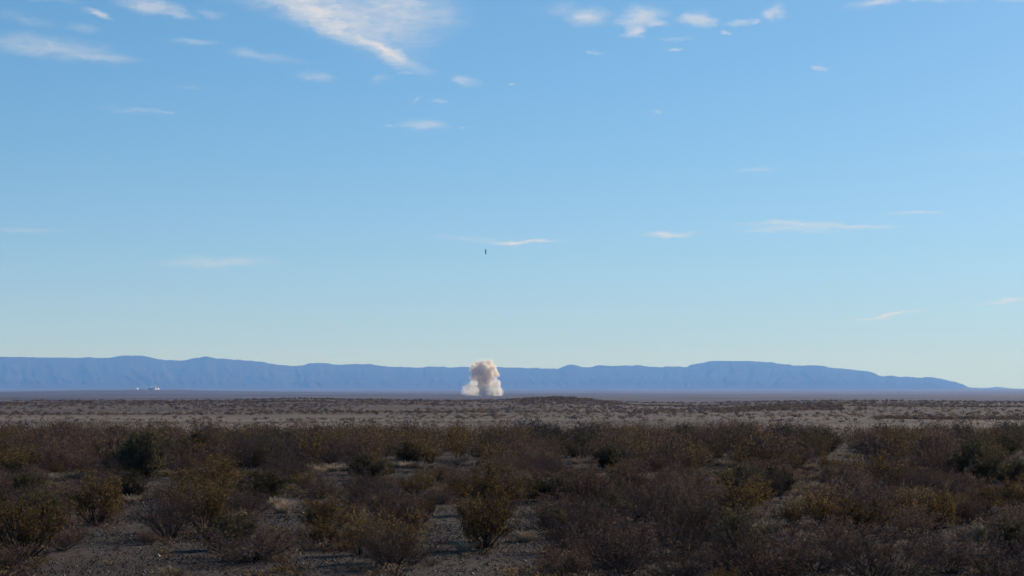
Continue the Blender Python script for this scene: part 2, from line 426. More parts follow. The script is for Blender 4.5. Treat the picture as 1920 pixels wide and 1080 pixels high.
# ------------------------------------------------------------------ rocket booster in flight
def lathe(prof, seg=20):
    prof = np.array(prof, float)
    an = np.linspace(0, 2 * math.pi, seg, endpoint=False)
    V = np.stack([np.outer(prof[:, 0], np.cos(an)), np.outer(prof[:, 0], np.sin(an)), np.repeat(prof[:, 1][:, None], seg, 1)], -1).reshape(-1, 3)
    q = []
    for a in range(len(prof) - 1):
        for b in range(seg):
            q.append((a * seg + b, a * seg + (b + 1) % seg, (a + 1) * seg + (b + 1) % seg, (a + 1) * seg + b))
    return V, q
def paint(name, col, rough=.5, metal=0.0, var=.12, scale=2.0):
    m, n, out = material(name)
    t = n.new('ShaderNodeTexCoord')
    f = n.noise(t.outputs['Object'], scale, 4, .6)
    c = n.mix(n.ramp(f, .35, .7), tuple(x * (1 - var) for x in col), tuple(min(1, x * (1 + var)) for x in col))
    b = n.new('ShaderNodeBsdfPrincipled'); n.link(c, b.inputs['Base Color'])
    b.inputs['Roughness'].default_value = rough; b.inputs['Metallic'].default_value = metal
    n.link(b.outputs[0], out.inputs['Surface'])
    return m
m_body = paint('booster_skin', (.07, .07, .075), .5)
m_dark = paint('backlit_dark_metal', (.035, .035, .04), .5)  # both booster colours are dark because backlit shade is put into them
RX, RY_ = 910.7, 476.5
rk = bpy.data.objects.new('rocket', None); COL.objects.link(rk)
rk.location = ((RX - 960) * U, CLOUD_D, CAM_Z + (HORIZON - RY_) * U)
rk.rotation_euler = (0, R(-1.5), 0); rk.scale = (CLOUD_D / 8800.0,) * 3
tag(rk, 'slender dark rocket booster flying upright in open sky above the dust cloud', 'rocket')
v, q = lathe([(0.0, 1.2), (2.1, 1.2), (2.3, 2.2), (2.2, 14.4), (1.8, 14.9), (0.0, 14.9)])
link('body', mesh_from('body', v, q, None, [m_body], smooth=False), rk)
v, q = lathe([(1.95, 14.95), (2.15, 15.0), (2.2, 17.6), (2.05, 18.2), (1.5, 18.3), (1.45, 15.0), (1.95, 14.95)])
link('ring_fin', mesh_from('ring_fin', v, q, None, [m_dark]), rk)
v, q = lathe([(.35, 1.5), (.45, 1.1), (.85, .35), (1.15, 0), (1.05, 0), (.75, .4), (.3, 1.3)])
link('engine_nozzle', mesh_from('engine_nozzle', v, q, None, [m_dark]), rk)
fv = np.array([(1.8, -.12, 5.0), (3.3, -.08, 1.2), (3.3, -.08, -.2), (1.8, -.12, .9), (1.8, .12, 5.0), (3.3, .08, 1.2), (3.3, .08, -.2), (1.8, .12, .9)])
fq = [(0, 1, 2, 3), (7, 6, 5, 4), (0, 4, 5, 1), (1, 5, 6, 2), (2, 6, 7, 3), (3, 7, 4, 0)]
fm = mesh_from('fin', fv, fq, None, [m_dark])
for k in range(4):
    o = link('fin', fm, rk); o.rotation_euler = (0, 0, R(45 + 90 * k))
wv = np.array([(1.5, -.06, 15.3), (2.9, -.06, 15.6), (2.9, -.06, 17.4), (1.5, -.06, 17.8), (1.5, .06, 15.3), (2.9, .06, 15.6), (2.9, .06, 17.4), (1.5, .06, 17.8)])
wm = mesh_from('wedge_fin', wv, fq, None, [m_dark])
for k in range(4):
    o = link('wedge_fin', wm, rk); o.rotation_euler = (0, 0, R(90 * k))

# ------------------------------------------------------------------ white works far out on the plain
WD = 9000.0
WU = WD / F_PX
m_white = paint('white_cladding', (.80, .80, .80), .45, var=.03, scale=.3)
m_roof = paint('bare_steel_roof', (.95, .95, .95), .25, 1.0, var=.04, scale=.3)
m_wall = paint('grey_cladding', (.72, .72, .72), .6, var=.06, scale=.3)
m_door = paint('door_steel', (.50, .51, .53), .6)
def box_v(x0, x1, y0, y1, z0, z1):
    v = [(x0, y0, z0), (x1, y0, z0), (x1, y1, z0), (x0, y1, z0), (x0, y0, z1), (x1, y0, z1), (x1, y1, z1), (x0, y1, z1)]
    q = [(0, 1, 5, 4), (1, 2, 6, 5), (2, 3, 7, 6), (3, 0, 4, 7), (4, 5, 6, 7), (3, 2, 1, 0)]
    return v, q
def gable_v(hw, hd, z0, z1, over=.8, th=.5):
    """two sloped roof sheets over a ridge along x"""
    P = []; F = []
    for s in (-1, 1):
        b = len(P)
        e0 = (s * (hd + over), z0 - .25); e1 = (0, z1)
        for (yy, zz) in (e0, e1):
            for dz in (0, th):
                P.append((-hw - over, yy, zz + dz)); P.append((hw + over, yy, zz + dz))
        F += [(b, b + 1, b + 5, b + 4), (b + 2, b + 6, b + 7, b + 3), (b, b + 2, b + 3, b + 1), (b + 4, b + 5, b + 7, b + 6), (b, b + 4, b + 6, b + 2), (b + 1, b + 3, b + 7, b + 5)]
    return P, F
def works(name, px, wide, tall, deep, label, walls, roof, group=None, ridge=None, doors=1, rot=0.0, dd=0.0, cat='building', barrel=False):
    x = (px - 960) * WU; y = WD + dd
    b = bpy.data.objects.new(name, None); COL.objects.link(b)
    b.location = (x, y, float(ground_z(x, y)) - .2); b.rotation_euler = (0, 0, R(rot))
    tag(b, label, cat, group)
    wide *= .82; deep *= .82; tall *= .82; ridge = ridge * .82
    hw, hd = wide / 2, deep / 2
    v, q = box_v(-hw, hw, -hd, hd, 0, tall)
    link('wall', mesh_from('wall', v, q, None, [walls]), b)
    rz = ridge if ridge else tall * .25
    v, q = barrel_v(hw + .3, tall, rz, -hd - .3, hd + .3) if barrel else gable_v(hw, hd, tall + .3, tall + .3 + rz)
    link('roof', mesh_from('roof', v, q, None, [roof]), b)
    for k in range(doors):
        cx = (k + .5) / doors * wide - hw
        dw = min(wide / doors * .55, 9) / 2
        v, q = box_v(cx - dw, cx + dw, -hd - .12, -hd - .01, 0, tall * .72)
        link('door', mesh_from('door', v, q, None, [m_door]), b)
    return b
def barrel_v(hw, z0, r, ya, yb, seg=18):
    an = np.linspace(0, math.pi, seg + 1)
    A_ = np.stack([-np.cos(an) * hw, np.full(seg + 1, ya), z0 + np.sin(an) * r], -1); B_ = A_.copy(); B_[:, 1] = yb
    k = np.arange(seg)
    return np.vstack([A_, B_]), np.stack([k + 1, k, k + seg + 1, k + seg + 2], -1)
m_shiny = paint('polished_steel', (.95, .95, .95), .42, 1.0, var=.03, scale=.3)
x = (257.5 - 960) * WU
tank = bpy.data.objects.new('storage_tank', None); COL.objects.link(tank); tank.location = (x, WD, float(ground_z(x, WD)) - .2)
tag(tank, 'bright white dome-topped storage tank standing apart from the long-roofed hangar', 'tank')
an = np.linspace(0, math.pi / 2, 9)
v, q = lathe([(5.6, 0), (5.6, 1.6)], 28); link('shell', mesh_from('shell', v, q, None, [m_white], smooth=True), tank)
v, q = lathe([(5.75 * math.cos(t), 1.6 + 5.2 * math.sin(t)) for t in an], 28); link('dome', mesh_from('dome', v, q, None, [m_shiny], smooth=True), tank)
works('hangar', 284.5, 37, 10.5, 40, 'wide hangar with a long bright white roof out on the far plain', m_wall, m_white, ridge=7.5, doors=2, dd=60, rot=-20)
works('annex_building', 297, 8, 3.2, 10, 'little white annex close beside the long-roofed hangar', m_white, m_white, ridge=3.2, rot=-22, barrel=True)
works('long_shed', 291, 13, 2.8, 8, 'low pale shed in front of the long-roofed hangar', m_wall, m_white, ridge=2.2, dd=-30, rot=-8)
works('outbuilding', 272, 9, 2.6, 8, 'tiny grey outbuilding between the domed white tank and the hangar', m_wall, m_roof, ridge=1.2)
works('workshop', 310, 14, 2.8, 9, 'faint low workshop out past the little white annex', m_wall, m_roof, ridge=1.3, dd=80)
works('cabin', 317, 9, 2.2, 7, 'faintest low cabin, farthest out from the hangar', m_wall, m_roof, ridge=1.0, dd=-60)

# ------------------------------------------------------------------ shrubs
def leaf_mat(name, dark, light, tip, trans=.43, per_object=.35):
    m, n, out = material(name)
    t = n.new('ShaderNodeTexCoord'); oi = n.new('ShaderNodeObjectInfo'); g = n.new('ShaderNodeNewGeometry')
    add = n.new('ShaderNodeVectorMath', operation='ADD')
    n.link(t.outputs['Object'], add.inputs[0])
    cb = n.new('ShaderNodeCombineXYZ'); n.link(n.math('MULTIPLY', oi.outputs['Random'], 40.0), cb.inputs[0]); n.link(cb.outputs[0], add.inputs[1])
    f = n.noise(add.outputs[0], 3.2, 3, .6)
    c = n.mix(n.ramp(f, .36, .62), dark, light)
    c = n.mix(n.ramp(g.outputs['Random Per Island'], .62, 1.0, 0, .8), c, tip)
    k = n.math('MULTIPLY_ADD', oi.outputs['Random'], per_object * 2.4, 1.2 * (1 - per_object))
    sc = n.new('ShaderNodeVectorMath', operation='SCALE'); n.link(c, sc.inputs[0]); n.link(k, sc.inputs['Scale'])
    d = n.new('ShaderNodeBsdfDiffuse'); n.link(sc.outputs[0], d.inputs['Color'])
    tr = n.new('ShaderNodeBsdfTranslucent'); n.link(sc.outputs[0], tr.inputs['Color'])
    mx = n.new('ShaderNodeMixShader'); mx.inputs[0].default_value = trans
    n.link(d.outputs[0], mx.inputs[1]); n.link(tr.outputs[0], mx.inputs[2])
    n.link(mx.outputs[0], out.inputs['Surface'])
    return m
def bark_mat(name, a, b, rough=.6, spec=.3):
    m, n, out = material(name)
    g = n.new('ShaderNodeNewGeometry'); oi = n.new('ShaderNodeObjectInfo')
    c = n.mix(g.outputs['Random Per Island'], a, b)
    bs = n.new('ShaderNodeBsdfPrincipled'); n.link(c, bs.inputs['Base Color'])
    bs.inputs['Roughness'].default_value = rough; bs.inputs['Specular IOR Level'].default_value = spec
    n.link(bs.outputs[0], out.inputs['Surface'])
    return m
m_bark = bark_mat('dark_bark', (.036, .026, .020), (.085, .062, .048), .8, .1)
m_twig = bark_mat('grey_twig', (.060, .039, .032), (.155, .106, .085), .8, .05)
m_olive = leaf_mat('olive_leaves', (.072, .047, .021), (.128, .081, .033), (.25, .165, .062))
m_brown = leaf_mat('brown_leaves', (.074, .047, .038), (.128, .080, .062), (.22, .148, .112))
m_darkg = leaf_mat('dark_leaves', (.046, .041, .024), (.080, .068, .037), (.12, .095, .055))
m_stub = leaf_mat('dead_stubble', (.080, .056, .043), (.17, .122, .092), (.36, .28, .21), .2)
m_tan = leaf_mat('tan_stalks', (.11, .085, .055), (.20, .155, .095), (.28, .225, .15))
m_straw = leaf_mat('straw_blades', (.30, .24, .18), (.48, .40, .30), (.62, .54, .43))

def prisms(p0, p1, r0, r1, sides=3):
    """thin tapered sticks between arrays of points"""
    d = p1 - p0; L = np.linalg.norm(d, axis=1, keepdims=True) + 1e-9; d = d / L
    ref = np.where(np.abs(d[:, 2:3]) > .9, np.array([[1., 0, 0]]), np.array([[0, 0, 1.]]))
    u = np.cross(d, ref); u /= np.linalg.norm(u, axis=1, keepdims=True) + 1e-9
    v = np.cross(d, u)
    an = np.arange(sides) * 2 * math.pi / sides
    ring = (u[:, None, :] * np.cos(an)[None, :, None] + v[:, None, :] * np.sin(an)[None, :, None])
    A = p0[:, None, :] + ring * r0[:, None, None]; B = p1[:, None, :] + ring * r1[:, None, None]
    V = np.concatenate([A, B], 1)
    n_ = len(p0); base = (np.arange(n_) * 2 * sides)[:, None]
    q = []
    for s in range(sides):
        s2 = (s + 1) % sides
        q.append(np.concatenate([base + s, base + s2, base + sides + s2, base + sides + s], 1))
    return V.reshape(-1, 3), np.stack(q, 1).reshape(-1, 4)
def leaf_quads(p, ln, wd, rs, updir=None, up=0.0):
    n_ = len(p)
    a = rs.normal(size=(n_, 3)); a[:, 2] += up; a /= np.linalg.norm(a, axis=1, keepdims=True)
    b = rs.normal(size=(n_, 3)); b -= a * (a * b).sum(1, keepdims=True); b /= np.linalg.norm(b, axis=1, keepdims=True)
    L = (ln * rs.uniform(.6, 1.3, (n_, 1))); W = (wd * rs.uniform(.6, 1.3, (n_, 1)))
    V = np.stack([p, p + a * L * .5 + b * W * .5, p + a * L, p + a * L * .5 - b * W * .5], 1)
    return V.reshape(-1, 3), (np.arange(n_)[:, None] * 4 + np.arange(4)[None, :])

def grow(seed, H, RAD, stems, side, sub, leaves, leaf=(.045, .02), arch=.35, bare_base=.35, thick=.012, rough=.09, dome=False, per=4):
    """a many-stemmed desert shrub: returns thick sticks, fine sticks, leaf seats"""
    rs = np.random.RandomState(seed)
    S0, S1, Ra, Rb = [], [], [], []
    T0, T1, Ta, Tb = [], [], [], []
    LP = []
    K = 6
    sect = rs.uniform(0, 2 * math.pi, 3)
    for k in range(stems):
        phi = 2 * math.pi * k / stems + rs.uniform(-.5, .5)
        f = math.sqrt(rs.uniform(.02, 1.0))
        lob = 1 + .22 * math.sin(phi * 2 + sect[0]) + .15 * math.sin(phi * 3 + sect[1])
        rr = RAD * f * lob
        hh = H * (1 - (.50 if dome else .38) * f ** 2.2) * rs.uniform(.58, 1.16)
        start = np.array([math.cos(phi), math.sin(phi), 0]) * rs.uniform(.01, .09)
        end = np.array([math.cos(phi) * rr, math.sin(phi) * rr, hh])
        ctrl = start + (end - start) * .5 + np.array([math.cos(phi), math.sin(phi), -.5]) * arch * rr * .5
        if dome: ctrl = start + (end - start) * .5 + np.array([0, 0, .25 * H * f])
        tt = np.linspace(0, 1, K + 1)[:, None]
        pts = (1 - tt) ** 2 * start + 2 * tt * (1 - tt) * ctrl + tt ** 2 * end
        pts[1:] += rs.normal(size=(K, 3)) * rough * H * .35 * np.linspace(.3, 1, K)[:, None]
        L = np.linalg.norm(end - start)
        rad_ = thick * (1 - .82 * np.linspace(0, 1, K + 1)) * rs.uniform(.6, 1.2)
        S0.append(pts[:-1]); S1.append(pts[1:]); Ra.append(rad_[:-1]); Rb.append(rad_[1:])
        for s in range(side):
            t = bare_base + (1 - bare_base) * rs.uniform(0, 1) ** .8
            idx = min(int(t * K), K - 1); p = pts[idx] + (pts[idx + 1] - pts[idx]) * (t * K - idx)
            d = (pts[idx + 1] - pts[idx]); d = d / (np.linalg.norm(d) + 1e-9)
            d = d * .8 + rs.normal(size=3) * .55; d[2] += .18; d /= np.linalg.norm(d)
            l = L * rs.uniform(.18, .42) * (1.15 - .55 * t)
            a = p; prev = p
            for m_ in range(3):
                d2 = d + rs.normal(size=3) * .18; d2 /= np.linalg.norm(d2)
                nx = prev + d2 * l / 3
                T0.append(prev); T1.append(nx); w0 = thick * .34 * (1 - m_ * .25); Ta.append(w0); Tb.append(w0 * .75)
                for u in range(sub):
                    tt_ = rs.uniform(0, 1); q0 = prev + (nx - prev) * tt_
                    e = d2 * .6 + rs.normal(size=3) * .6; e[2] += .15; e /= np.linalg.norm(e)
                    l2 = l * rs.uniform(.22, .5)
                    q1 = q0 + e * l2
                    T0.append(q0); T1.append(q1); Ta.append(thick * .2); Tb.append(thick * .12)
                    for z in range(leaves):
                        LP.append(q0 + (q1 - q0) * rs.uniform(.25, 1.1) + rs.normal(size=3) * .02)
                prev = nx
    a = prisms(np.concatenate(S0), np.concatenate(S1), np.concatenate(Ra), np.concatenate(Rb))
    b = prisms(np.array(T0), np.array(T1), np.array(Ta), np.array(Tb))
    lp = np.array(LP) if LP else np.zeros((0, 3))
    lf = leaf_quads(lp, leaf[0], leaf[1], rs, up=.5) if len(lp) else None
    return a, b, lf
def join(*parts):
    vs, qs, off = [], [], 0
    for p in parts:
        if p is None: continue
        vs.append(p[0]); qs.append(p[1] + off); off += len(p[0])
    return np.concatenate(vs), np.concatenate(qs)

PROTO = {}
def proto(kind, count, name, parts_fn):
    PROTO[kind] = [(name, parts_fn(s)) for s in range(count)]
def mk_creosote(leafmat):
    def f(s):
        a, b, l = grow(100 + s, 1.0, .62, 34, 8, 1, 5, (.050, .020), .35, .38, .012)
        b[0][:, 2] = np.maximum(b[0][:, 2], .01)
        return [('stems', mesh_from('stems', *join(a, b), None, [m_bark])), ('foliage', mesh_from('foliage', *l, None, [leafmat]))]
    return f
def twig_mesh(b, l):
    v, q = join(b, l)
    return mesh_from('twigs', v, q, None, [m_twig, m_brown], np.concatenate([np.zeros(len(b[1])), np.ones(len(l[1]))]))
def mk_bare(s):
    a, b, l = grow(300 + s, 1.0, .85, 44, 12, 2, 1, (.030, .012), .40, .15, .009, .17)
    b[0][:, 2] = np.maximum(b[0][:, 2], .01)
    return [('stems', mesh_from('stems', *a, None, [m_bark])), ('twigs', twig_mesh(b, l))]
def mk_brown(s):
    a, b, l = grow(400 + s, 1.0, .78, 40, 9, 1, 4, (.045, .020), .4, .25, .011, .10)
    b[0][:, 2] = np.maximum(b[0][:, 2], .01)
    return [('stems', mesh_from('stems', *join(a, b), None, [m_twig])), ('foliage', mesh_from('foliage', *l, None, [m_brown]))]
def mk_dark(s):
    a, b, l = grow(500 + s, 1.0, .72, 40, 10, 1, 8, (.055, .026), .3, .12, .014, .09)
    b[0][:, 2] = np.maximum(b[0][:, 2], .01); l[0][:, 2] = np.maximum(l[0][:, 2], .01)
    return [('stems', mesh_from('stems', *join(a, b), None, [m_bark])), ('foliage', mesh_from('foliage', *l, None, [m_darkg]))]
def mk_tan(s):
    a, b, l = grow(600 + s, 1.0, .85, 70, 7, 1, 4, (.06, .012), .1, .25, .008, .06, dome=True)
    b[0][:, 2] = np.maximum(b[0][:, 2], .01)
    return [('stems', mesh_from('stems', *a, None, [m_twig])), ('foliage', mesh_from('foliage', *join(b, l), None, [m_tan]))]
proto('olive', 5, 'creosote_bush', mk_creosote(m_olive))
proto('bare', 5, 'bare_shrub', mk_bare)
proto('brown', 4, 'brown_shrub', mk_brown)
proto('dark', 3, 'dense_shrub', mk_dark)
proto('tan', 3, 'dry_bush', mk_tan)
def mk_grass(s):
    rs = np.random.RandomState(800 + s)
    n_ = 170
    ph = rs.uniform(0, 2 * math.pi, n_); f = np.sqrt(rs.rand(n_))
    p0 = np.stack([np.cos(ph) * f * .16, np.sin(ph) * f * .16, np.zeros(n_)], -1)
    h = rs.uniform(.35, 1.0, n_)
    lean = rs.uniform(.1, .75, n_)
    p1 = p0 + np.stack([np.cos(ph) * lean * h * .35, np.sin(ph) * lean * h * .35, h * .62], -1)
    p2 = p1 + np.stack([np.cos(ph) * lean * h * .5, np.sin(ph) * lean * h * .5, h * .38 * (1 - lean * .6)], -1)
    a = prisms(p0, p1, np.full(n_, .010), np.full(n_, .008)); b = prisms(p1, p2, np.full(n_, .008), np.full(n_, .003))
    return [('blades', mesh_from('blades', *join(a, b), None, [m_straw]))]
PROTO['grass'] = [('grass_tuft', mk_grass(s)) for s in range(4)]

# --- where they stand: photo x, base row, width, height (photo pixels), kind, label or None
SHRUBS = [
    (45, 1047, 140, 117, 'olive', 'big vase-shaped olive creosote with bare stems at the picture edge'),
    (180, 984, 108, 92, 'olive', 'olive creosote behind the big vase-shaped one'),
    (318, 1010, 125, 100, 'bare', 'leaning grey shrub with long bare stems, ochre bush at its side'),
    (385, 1000, 100, 100, 'olive', 'ochre-olive creosote pressed against the leaning bare grey shrub'),
    (493, 942, 96, 50, 'dark', 'low rounded dark shrub with hard black shadow by pale grass'),
    (473, 1050, 225, 68, 'bare', 'wide low twiggy bare shrub with black shadow at its foot'),
    (610, 1000, 100, 70, 'olive', 'low olive creosote behind the wide low twiggy shrub'),
    (267, 898, 105, 85, 'dark', 'tall dark green-grey shrub rising behind small pale grass clumps'),
    (465, 886, 150, 72, 'bare', 'wide dark bare shrub, pale stems bright at its base'),
    (400, 932, 135, 66, 'olive', 'broad ochre creosote in front of the wide dark bare shrub'),
    (33, 892, 80, 52, 'olive', 'mid-size olive bush above the picture-edge creosote'),
    (105, 888, 92, 66, 'brown', 'reddish brown leafy shrub beside the tall dark green-grey shrub'),
    (50, 928, 66, 40, 'dark', 'small dark bush just behind the big vase-shaped creosote'),
    (247, 930, 44, 26, 'tan', 'little pale tan dry bush before the tall dark green-grey shrub'),
    (118, 1032, 76, 40, 'brown', 'knee-high brown dead-looking bush beside the big vase-shaped creosote'),
    (278, 1021, 42, 30, 'brown', 'tiny brown sprig on open soil by the leaning grey shrub'),
    (363, 818, 48, 26, 'dark', 'blackish green round shrub on the last line before the pale hills'),
    (672, 1040, 76, 76, 'olive', 'ochre-topped creosote, paired with a taller one, by open soil'),
    (738, 1054, 112, 88, 'olive', 'ochre-topped creosote casting a long black shadow on open soil'),
    (905, 1032, 118, 108, 'olive', 'tall full olive creosote standing on open soil below the dust cloud'),
    (925, 962, 104, 84, 'olive', 'olive creosote right behind the tall full one on open soil'),
    (702, 960, 40, 36, 'tan', 'small upright tan dry bush among ochre creosotes'),
    (777, 930, 60, 36, 'olive', 'low ochre bush past the bright bare patch of sand'),
    (768, 872, 62, 42, 'dark', 'round dark bush right over the bright bare patch of sand'),
    (806, 870, 64, 42, 'tan', 'round yellowish tan dry bush beside the bright bare patch of sand'),
    (1017, 882, 52, 38, 'tan', 'dome-shaped grey-tan dry bush below the slope of the round hill'),
    (984, 912, 36, 32, 'tan', 'smaller grey dome bush in front of the dome-shaped tan one'),
    (1032, 941, 104, 50, 'dark', 'dark spreading shrub over a strip of shadowed open soil'),
    (1100, 960, 150, 86, 'brown', 'broad brown shrub beside the dark spreading one'),
    (1060, 1088, 110, 62, 'brown', 'pale brown sprig bush cut by the bottom edge of the picture'),
    (1085, 1035, 150, 90, 'bare', 'dense bare thicket at the end of the open soil'),
    (1170, 1075, 190, 110, 'bare', 'big tangled bare thicket rising behind the pale brown sprig bush'),
    (1290, 1040, 190, 130, 'bare', 'tall bare grey thicket below the bright ochre creosote'),
    (1235, 985, 150, 100, 'bare', 'bare grey-brown shrub with one tall upright dead stick'),
    (1380, 968, 108, 66, 'olive', 'bright yellow-ochre creosote, the most yellow bush of all'),
    (1540, 982, 86, 62, 'olive', 'ochre creosote between open soil and the big grey fan-shaped shrub'),
    (1628, 990, 138, 96, 'bare', 'big grey fan-shaped bare shrub with black shade underneath'),
    (1600, 912, 70, 52, 'olive', 'rusty ochre bush, first of two behind the grey fan-shaped shrub'),
    (1660, 918, 80, 62, 'olive', 'rusty ochre bush, taller of two behind the grey fan-shaped shrub'),
    (1745, 996, 106, 84, 'olive', 'olive-brown creosote next to the big grey fan-shaped shrub'),
    (1843, 970, 66, 62, 'olive', 'yellow-olive creosote above the pale soil strip'),
    (1905, 955, 60, 60, 'olive', 'yellow-olive creosote cut by the picture edge'),
    (1895, 1010, 96, 62, 'bare', 'twiggy bare shrub over the pale soil strip at the picture edge'),
    (1828, 916, 96, 84, 'dark', 'tall dark shrub behind the yellow-olive creosotes'),
    (1480, 988, 60, 46, 'olive', 'sparse yellow sprig at the edge of open soil'),
    (1455, 928, 76, 50, 'dark', 'dark bush shading the soil behind the bright ochre creosote'),
    (1390, 1085, 190, 110, 'bare', 'tangled dead thicket full of pale twig ends at the picture bottom'),
    (1530, 1070, 170, 80, 'bare', 'grey twig thicket before the sparse yellow sprig'),
    (1640, 1090, 200, 100, 'bare', 'broad grey thicket before the big fan-shaped shrub'),
    (1780, 1075, 190, 90, 'bare', 'dark bare thicket under the pale soil strip'),
    (1885, 1095, 180, 100, 'bare', 'bare thicket in the bottom corner of the picture'),
    (1360, 1110, 70, 44, 'olive', 'small orange-ochre tuft bush poking up from the picture bottom'),
    (1275, 1100, 150, 90, 'bare', 'low black thicket at the picture bottom beside the orange tuft bush'),
    (1870, 866, 90, 55, 'dark', 'dark bush on the skyline of brush by the picture edge'),
    (1408, 822, 44, 34, 'dark', 'dark round bush below the middle of the mesa, against pale flats'),
    (1540, 818, 60, 30, 'dark', 'broad dark bush against the pale flats, under the mesa shoulder'),
    (1742, 822, 40, 32, 'dark', 'upright blackish bush against the pale flats'),
    (818, 812, 24, 20, 'dark', 'small dark upright bush on the last line before the pale flats'),
    (1760, 880, 110, 56, 'brown', 'wide brown bush before the tall dark shrub'),
    (1320, 870, 70, 44, 'olive', 'rusty bush beside two small pale grass strips'),
    (1480, 885, 90, 50, 'brown', 'brown bush beside the pale stone patch'),
]
# soil kept open: photo x0, x1, y0, y1
OPEN = [(735, 820, 872, 882), (855, 900, 868, 880), (225, 300, 945, 1000), (90, 300, 1020, 1080), (470, 570, 945, 968), (560, 690, 1040, 1080), (800, 900, 955, 1030), (960, 1060, 945, 962), (950, 1020, 985, 1040), (1435, 1480, 935, 965), (1780, 1880, 1000, 1015),
        (340, 410, 1035, 1080), (1400, 1470, 985, 1002), (780, 960, 1045, 1080), (1340, 1365, 868, 876), (1575, 1600, 852, 858), (620, 660, 880, 888), (280, 330, 893, 897)]
KIND_TXT = {'olive': ('olive creosote bush', 'olive creosote bushes'), 'bare': ('bare grey shrub', 'bare grey shrubs'), 'brown': ('leafy brown shrub', 'leafy brown shrubs'), 'dark': ('dense dark shrub', 'dense dark shrubs'), 'tan': ('tan dry bush', 'tan dry bushes')}
GROUP = {'olive': 'olive creosote bushes on the flat', 'bare': 'bare twiggy shrubs on the flat', 'brown': 'leafy brown shrubs on the flat', 'dark': 'dense dark shrubs on the flat', 'tan': 'tan dry bushes on the flat', 'grass': 'dry grass tufts between the shrubs'}
COLS = [(60, 'under the level ridge start'), (167, 'under the first small summit'), (262, 'under the white hangar'), (385, 'under the double-humped summit'), (490, 'under the long sloping ridge'), (600, 'under the small peaked summit'), (690, 'under the rippled ridge'), (790, 'under the ridge before the cloud'), (905, 'under the dust cloud'), (990, 'under the ridge past the cloud'), (1072, 'under the round hill'), (1190, 'under the ridge before the mesa'), (1300, 'under the rise of the mesa'), (1400, 'under the flat mesa top'), (1500, 'under the shoulder of the mesa'), (1620, 'under the knob past the mesa'), (1725, 'under the ledge past the knob'), (1810, 'under the last drop of ridge'), (1890, 'under the tiny far peak')]
ROWS = [(1300, 'front row'), (1050, 'first row'), (1010, 'second row'), (975, 'third row'), (945, 'fourth row'), (920, 'fifth row'), (898, 'sixth row'), (879, 'seventh row'), (863, 'eighth row'), (850, 'ninth row'), (838, 'tenth row'), (800, 'last row')]
GRASS = [(745, 876), (760, 878), (775, 877), (790, 878), (808, 876), (752, 872), (862, 872), (872, 874), (884, 873), (893, 871), (870, 868), (295, 893), (308, 894), (322, 893), (100, 902), (140, 901), (445, 893), (465, 890), (485, 891), (625, 884), (645, 883), (660, 879), (1345, 872), (1360, 874), (1575, 855), (1590, 858), (1500, 880), (1515, 884), (1095, 868), (1080, 870), (1110, 867), (968, 926), (985, 932), (1000, 934), (520, 950), (540, 953), (530, 962), (250, 944), (600, 886), (580, 884), (1425, 1000), (1445, 998), (1820, 1012), (1850, 1010), (870, 1034), (985, 1015), (1215, 905), (1130, 895), (1690, 870), (1905, 862)]
rng = random.Random(21)
def hides_grass(px, py, hw, ht):
    return any(abs(px - gx) < hw + 5 and py > gy - 3 and py - ht < gy - 1 for gx, gy in GRASS)
def in_open(x, y):
    return any(a <= x <= b and c_ - 4 <= y <= d + 26 for a, b, c_, d in OPEN)
def ground_px(x, y):
    return 960 + F_PX * x / y, HORIZON + F_PX * (CAM_Z - float(ground_z(x, y))) / y
placed = []                                # x, y, radius
todo = []                                  # px, py, X, Y, scale xy, scale z, kind, label
def near_any(x, y, d):
    return any((x - a) ** 2 + (y - b) ** 2 < (d * .5 + c_ * .5) ** 2 for a, b, c_ in placed)
for (px, py, wd, ht, kind, lab) in SHRUBS:
    X, Y = px_ground(px, py)
    if Y > 134: X, Y = X * 134 / Y, 134.0
    upp = Y / F_PX
    nat = {'olive': 1.24, 'bare': 1.7, 'brown': 1.56, 'dark': 1.44, 'tan': 1.7}[kind]
    sx = wd * upp / nat / .93; sz = ht * upp / .98
    placed.append((X, Y, wd * upp * .85)); todo.append((px, py, X, Y, sx, sz, kind, lab))
WANT = 300
tries = 0
while len(todo) < WANT and tries < 60000:
    tries += 1
    # even over the ground of the near flat
    back = len(todo) > 240
    Y = math.sqrt(rng.uniform(40.0 ** 2, 97.0 ** 2)) if not back else rng.uniform(98, 134); X = rng.uniform(-1, 1) * Y * .232
    px, py = ground_px(X, Y)
    if not (-40 < px < 1960) or in_open(px, py): continue
    right = min(1, max(0, (px - 1000) / 500)); close = Y < 62
    kind = rng.choices(['olive', 'bare', 'brown', 'dark', 'tan'], [.19, .32 + .28 * right * close, .30, .14, .05])[0]
    s = rng.uniform(.45, 1.0) + .3 * rng.random() ** 3
    if back: s = rng.uniform(1.0, 1.55) * (.8 if close else 1.0)
    if kind == 'tan': s *= .6
    sx = s * rng.uniform(.85, 1.25); sz = s * rng.uniform(.8, 1.1)
    gap = (1.75 if close else 1.55) * max(.75, s) * (.8 if right > .5 else 1.0)
    if near_any(X, Y, gap): continue
    if hides_grass(px, py, sx * .42 * F_PX / Y, sz * .9 * F_PX / Y): continue
    placed.append((X, Y, gap)); todo.append((px, py, X, Y, sx, sz, kind, None))
